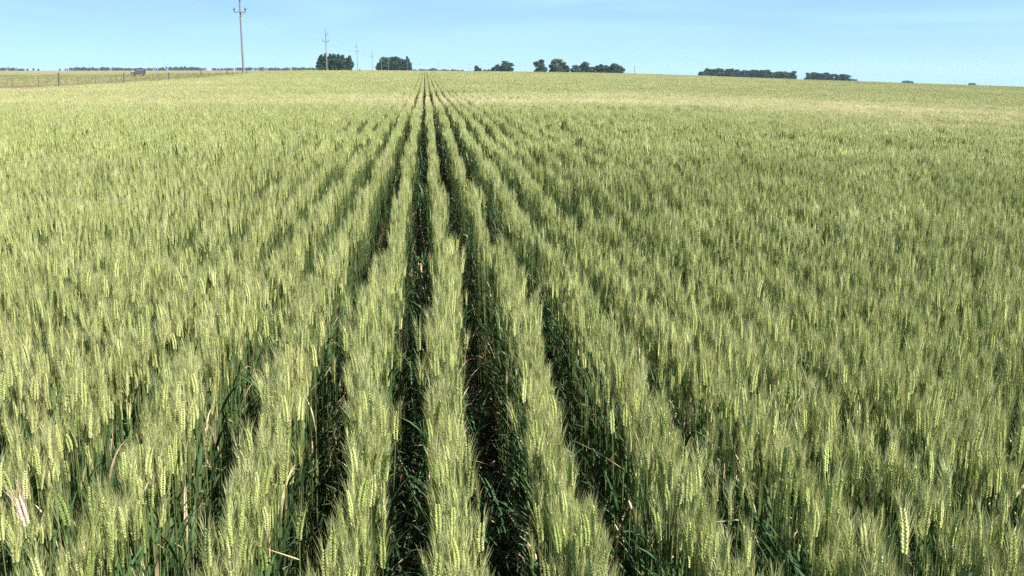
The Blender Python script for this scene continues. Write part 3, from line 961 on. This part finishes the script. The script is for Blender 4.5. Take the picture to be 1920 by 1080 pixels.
def tree_meshes(seed, kind):
    """unit-height tree (height 1): trunk with limbs, crown of leaf clumps"""
    rg = random.Random(seed); tb = MB(); cb = MB(); limbs = []
    tb.tube([(0, 0, -0.05), (0.005, 0, 0.2), (0.0, 0.01, 0.5), (0.01, 0, 0.85)], [0.034, 0.026, 0.018, 0.006], 7)
    lobes = []
    if kind == 'column':
        for j in range(16):
            z = 0.12 + 0.80 * j / 15; rr = 0.20 * math.sin(math.pi * min(1, 0.25 + z * 0.74)) ** 0.6
            an = rg.uniform(0, 6.28); q = rg.uniform(0.2, 0.6) * rr
            lobes.append((Vector((math.cos(an) * q, math.sin(an) * q, z)), rr * rg.uniform(0.65, 0.95), rg.uniform(0.09, 0.14)))
    elif kind == 'round':
        for j in range(20):
            v = Vector((rg.gauss(0, 1), rg.gauss(0, 1), rg.gauss(0, 0.9))).normalized()
            z = 0.48 + v.z * 0.40; q = 0.34 * (1.0 - 0.35 * max(0, v.z))
            lobes.append((Vector((v.x * q, v.y * q, z)), rg.uniform(0.13, 0.22), rg.uniform(0.10, 0.16)))
        lobes.append((Vector((0, 0, 0.45)), 0.3, 0.3))
        for j in range(6): lobes.append((Vector((math.cos(j * 1.05) * 0.24, math.sin(j * 1.05) * 0.24, 0.14)), 0.17, 0.13))
    else:                       # tall open crowns on bare trunks
        for j in range(14):
            z = 0.38 + 0.55 * rg.random(); an = rg.uniform(0, 6.28); q = 0.20 * math.sqrt(rg.random()) * (1.25 - 0.5 * z)
            lobes.append((Vector((math.cos(an) * q, math.sin(an) * q, z)), rg.uniform(0.09, 0.16), rg.uniform(0.06, 0.11)))
        for j in range(8):
            an = rg.uniform(0, 6.28); lobes.append((Vector((math.cos(an) * 0.15, math.sin(an) * 0.15, rg.uniform(0.08, 0.34))), rg.uniform(0.09, 0.15), 0.11))
    for j, (c, rr, rz_) in enumerate(lobes):
        if j % 3 == 0:
            b = Vector((0, 0, max(0.1, c.z - 0.18))); tb.tube([tuple(b), tuple((b + c) / 2 + Vector((0, 0, 0.02))), tuple(c)], [0.012, 0.008, 0.003], 4, caps=False)
        ti0 = rg.random()
        for q in range(int(90 * (rr / 0.15) ** 1.2)):
            v = Vector((rg.gauss(0, 1), rg.gauss(0, 1), rg.gauss(0, 1))).normalized() * (rg.random() ** 0.35)
            p = c + Vector((v.x * rr, v.y * rr, v.z * rz_))
            if p.z < 0.02: continue
            nrm = (v + Vector((rg.gauss(0, 0.5), rg.gauss(0, 0.5), rg.gauss(0, 0.5)))).normalized()
            a = nrm.orthogonal().normalized(); b = nrm.cross(a); sz = rg.uniform(0.024, 0.05)
            cb.add([tuple(p - a * sz - b * sz * 0.6), tuple(p + a * sz - b * sz * 0.5), tuple(p + a * sz * 0.7 + b * sz * 0.7), tuple(p - a * sz * 0.6 + b * sz * 0.6)], [(0, 1, 2, 3)], 0, min(1, max(0, 0.6 * ti0 + 0.4 * rg.random())))
    return tb.mesh('trunk', [M_BARK]), cb.mesh('crown', [M_CROWN])


TREES = {k: [tree_meshes(100 * i + ord(k[0]), k) for i in range(4)] for k in ('column', 'round', 'open')}


def tree(u, Y, hpx, kind, label, group, wide=1.0, sink=0.0, name=None):
    x, y, z = at(u, Y); h = hpx * Y / KY
    o = empty(name or {'column': 'cypress_tree', 'round': 'round_tree', 'open': 'eucalyptus_tree'}[kind], (x, y, z - sink), rng.uniform(0, 6.28))
    o.scale = (h * wide, h * wide, h); tag(o, label, 'tree', group)
    t, c = rng.choice(TREES[kind]); part('trunk', t, o); part('crown', c, o)
    return o


G1 = 'trees of the first dark grove'
for u, dY, h, k, w, lab in ((598, 0, 22, 'column', 1.0, 'low leftmost tree of the first grove'), (603.5, 6, 33, 'column', 0.95, 'second tree of the first grove, tall and dark'),
                            (611, 2, 35, 'column', 0.9, 'tree of the first grove right behind the second power pole'), (620, 8, 34, 'column', 1.1, 'broad middle tree of the first grove, just right of the pole'),
                            (628, 3, 34, 'column', 1.1, 'tall flat-topped tree at the centre of the first grove'), (636, 7, 33, 'column', 1.0, 'tree right of the centre of the first grove'),
                            (644, 2, 33, 'column', 0.9, 'third tree from the right end of the first grove'), (650, 9, 27, 'column', 0.9, 'short tree in the notch near the right end of the first grove'),
                            (656, 4, 31, 'column', 1.05, 'rightmost pointed tree of the first grove')):
    tree(u, 520 + dY, h, k, lab, G1, w * 1.25)
tree(674.5, 360, 8, 'round', 'small grey-green bush at the foot of the third power pole', None, 0.6, name='bush')
G2 = 'trees of the second grove'
for u, dY, h, k, w, lab in ((709, 0, 17, 'column', 1.2, 'low leftmost tree of the second grove'), (714.5, 5, 25, 'column', 1.0, 'slim second tree of the second grove'),
                            (723, 2, 28, 'open', 1.4, 'tall tree in the left half of the second grove'), (731, 9, 21, 'round', 0.9, 'low rounded tree filling the first notch of the second grove'),
                            (739, 4, 29, 'open', 1.5, 'tall broad tree at the centre of the second grove'), (745, 12, 20, 'round', 1.0, 'low olive tree in front centre of the second grove'),
                            (751, 3, 28, 'open', 1.4, 'tall tree right of the centre of the second grove'), (758, 9, 19, 'round', 1.0, 'low tree in the right notch of the second grove'),
                            (764, 2, 29, 'column', 0.9, 'pointed tall tree near the right end of the second grove'), (767, 6, 23, 'column', 1.1, 'rightmost lower tree of the second grove')):
    tree(u, 780 + dY, h, k, lab, G2, w * 1.15)
G3 = 'trees of the small third group'
for u, dY, h, k, w, lab in ((893, 0, 14, 'round', 0.75, 'small rounded tree at the left end of the third group'), (900, 4, 9, 'round', 1.0, 'low bush beside the left end tree of the third group'),
                            (909, 2, 7, 'round', 1.2, 'low bush in the dip of the third group, left one'), (917, 6, 7, 'round', 1.2, 'low bush in the dip of the third group, right one'),
                            (925, 2, 11, 'round', 0.9, 'mid-sized tree left of the taller ones in the third group'), (932, 0, 17, 'round', 0.7, 'pointed tree of the third group left of its tallest'),
                            (941, 5, 15, 'round', 0.9, 'broad lower tree of the third group before the tallest'), (947, 0, 23, 'open', 1.3, 'tallest tree of the third group'), (955, 3, 20, 'open', 1.4, 'rightmost tree of the third group with a steep edge')):
    tree(u, 800 + dY, h, k, lab, G3, w * 1.2)
G4 = 'rounded trees of the grove right of centre'
for u, dY, h, k, w, lab in ((1013, 0, 26, 'round', 0.95, 'separate pointed tree at the left end of the grove right of centre'), (1046, 3, 28, 'round', 0.95, 'tallest tree of the grove right of centre'),
                            (1038, 0, 19, 'round', 0.9, 'lower tree on the left flank of the tallest, grove right of centre'), (1059, 6, 17, 'round', 1.0, 'lower tree on the right flank of the tallest, grove right of centre'),
                            (1079, 0, 17, 'round', 1.0, 'low olive tree after the gap in the grove right of centre'), (1098, 4, 23, 'round', 0.95, 'domed tall tree in the middle of the grove right of centre'),
                            (1112, 8, 14, 'round', 1.1, 'low tree in the saddle right of the domed one'), (1125, 2, 19, 'round', 0.95, 'tree with a pointed top in the right half of the grove'),
                            (1137, 5, 17, 'round', 1.0, 'olive tree between the pointed one and the right end'), (1152, 0, 21, 'round', 0.95, 'large rounded tree near the right end of the grove'), (1163, 6, 17, 'round', 0.95, 'rightmost tree of the grove right of centre')):
    tree(u, 700 + dY, h * 1.06, k, lab, G4, w * 1.25)
G5 = 'eucalyptus in the long far row'
for j in range(34):
    u = 1312 + j * 5.45 + rng.uniform(-1.2, 1.2)
    tree(u, 1000 + rng.uniform(-8, 14), rng.uniform(14, 18.5) if 2 < j < 33 else 10, 'open', 'slender eucalyptus in the %s third of the long even far row' % ('left' if j < 11 else 'middle' if j < 23 else 'right'), G5, rng.uniform(1.4, 1.9))
G6 = 'trees in the short far row'
for j in range(15):
    u = 1511 + j * 5.6 + rng.uniform(-1, 1)
    tree(u, 1000 + rng.uniform(-8, 14), (rng.uniform(15, 18) - 0.15 * j) if 0 < j else 6, 'open', 'tree in the %s half of the short dense far row at the right' % ('left' if j < 8 else 'right'), G6, rng.uniform(1.5, 2.0))
for u, h in ((1600, 3), (1606, 2.5), (1697, 3.0), (1704, 3.5), (1711, 2.5), (1821, 2.5), (1828, 3.0)):
    tree(u, 1900, h + 3, 'round', 'tiny far tree on the brow at the right end of the horizon', 'tiny far trees at the right', 2.0)
# hazy trees along the far left horizon
GL = 'hazy far trees along the left horizon'
u = -40
while u < 596:
    dens = vnoise(np.array([u]), np.array([0.0]), 34.0, 77)[0]
    if dens > 0.30 or rng.random() < 0.25:
        h = (3.2 + 5.0 * dens) * rng.uniform(0.8, 1.15)
        tree(u, 2300 + rng.uniform(-150, 250), h, rng.choice(['round', 'open']), 'bluish far tree on the left horizon, ' + ('left of the nearest dark fence post' if u < 105 else 'between the two nearest dark fence posts' if u < 232 else 'between the car and the nearest power pole' if u < 455 else 'between the nearest power pole and the first grove'), GL, rng.uniform(1.0, 1.6))
    u += rng.uniform(2.6, 4.8)
GM = 'hazy far trees behind the second grove'
for j in range(22):
    u = 776 + j * 4.3 + rng.uniform(-1, 1)
    tree(u, 1900, rng.uniform(3, 5.5) + (2 if 6 < j < 10 else 0), 'round', 'bluish low far tree right of the second grove', GM, rng.uniform(1.2, 1.8))

# ------------------------------------------------------------------ off-road car on the track
M_RED = plain_mat('dull_red_paint', (0.13, 0.018, 0.025), (0.17, 0.028, 0.03), 3, 0.45, spec=0.5)
M_BLUE = plain_mat('dark_blue_top', (0.02, 0.05, 0.075), (0.03, 0.075, 0.10), 3, 0.6)
M_GLASS = plain_mat('car_glass', (0.10, 0.09, 0.12), (0.16, 0.14, 0.18), 2, 0.1, 0.0, 0.6)
M_TYRE = plain_mat('tyre_rubber', (0.02, 0.02, 0.02), (0.035, 0.035, 0.035), 6, 0.85)
M_RIM = plain_mat('wheel_rim', (0.4, 0.4, 0.4), (0.5, 0.5, 0.5), 6, 0.4, 0.6)
M_LAMP = plain_mat('lamp_glass', (0.6, 0.6, 0.58), (0.7, 0.7, 0.68), 6, 0.2)
x, y, z = at(258, 254)
car = empty('off_road_car', (x, y, z), math.radians(8)); car.scale = (0.85, 0.85, 0.9); tag(car, 'small dark blue boxy off-road car with red lower doors, beyond the fence', 'car')


def prism(mb, prof, w0, w1, mat=0):
    n = len(prof); a = [(p[0], -w0 / 2, p[1]) for p in prof]; b = [(p[0], w1 / 2, p[1]) for p in prof]
    mb.add(a + b, [tuple(range(n))[::-1], tuple(range(n, 2 * n))] + [(i, (i + 1) % n, n + (i + 1) % n, n + i) for i in range(n)], mat)
    return mb


M_SLATE = plain_mat('slate_blue_paint', (0.05, 0.07, 0.10), (0.07, 0.09, 0.13), 3, 0.4, spec=0.5)
prism(MB(), [(-1.9, 0.45), (-1.95, 0.95), (-0.75, 1.12), (1.9, 1.12), (1.95, 0.5), (1.7, 0.38), (-1.7, 0.38)], 1.6, 1.6).build('body', M_SLATE, car)
for sy in (-1, 1):
    mb = MB(); mb.box((-0.1, sy * 0.806, 0.62), (1.7, 0.02, 0.42)); mb.build('door_panel', M_RED, car)['label'] = 'dull red lower door panel'
top = prism(MB(), [(-0.72, 1.125), (-0.45, 1.98), (-0.3, 2.06), (1.85, 2.06), (1.93, 1.95), (1.93, 1.125)], 1.5, 1.5).build('hard_top', M_BLUE, car)
for (a, b) in ((-0.28, 0.45), (0.55, 1.15), (1.25, 1.8)):
    for sy in (-1, 1):
        mb = MB(); mb.box(((a + b) / 2, sy * 0.752, 1.55), (b - a, 0.012, 0.55)); mb.build('side_window', M_GLASS, top)
mb = MB(); mb.box((-0.60, 0, 1.56), (0.012, 1.25, 0.6), rot=Matrix.Rotation(math.radians(17), 3, 'Y')); mb.build('windscreen', M_GLASS, top)
for sx in (-1.25, 1.25):
    for sy in (-0.72, 0.72):
        w = MB(); w.tube([(sx, sy - 0.11, 0.38), (sx, sy - 0.08, 0.38), (sx, sy + 0.08, 0.38), (sx, sy + 0.11, 0.38)], [0.33, 0.38, 0.38, 0.33], 18)
        wo_ = w.build('wheel', M_TYRE, car)
        h = MB(); h.tube([(sx, sy + (0.1 if sy > 0 else -0.1), 0.38), (sx, sy + (0.125 if sy > 0 else -0.125), 0.38)], [0.2, 0.17], 12); h.build('rim', M_RIM, wo_)
for sy in (-0.55, 0.55):
    mb = MB(); mb.tube([(-1.93, sy, 0.78), (-1.98, sy, 0.78)], [0.10, 0.09], 10); mb.build('headlight', M_LAMP, car)
mb = MB(); mb.box((-2.0, 0, 0.5), (0.12, 1.6, 0.14)); mb.build('bumper', M_TYRE, car)
mb = MB(); mb.tube([(1.96, 0, 1.1), (2.12, 0, 1.1)], [0.34, 0.34], 16); mb.build('spare_wheel', M_TYRE, car)

# ------------------------------------------------------------------ air
hm = bpy.data.materials.new('hazy_air'); hm.use_nodes = True; hn = hm.node_tree.nodes; hn.clear()
ho = hn.new('ShaderNodeOutputMaterial'); pv = hn.new('ShaderNodeVolumePrincipled')
pv.inputs['Color'].default_value = (0.62, 0.81, 1.0, 1); pv.inputs['Density'].default_value = 0.00009; pv.inputs['Anisotropy'].default_value = 0.2
hm.node_tree.links.new(pv.outputs[0], ho.inputs['Volume'])
mb = MB(); mb.box((0, 0, -110 + 22), (6700, 6700, 220)); hz = mb.build('haze', hm); tag(hz, kind='stuff')
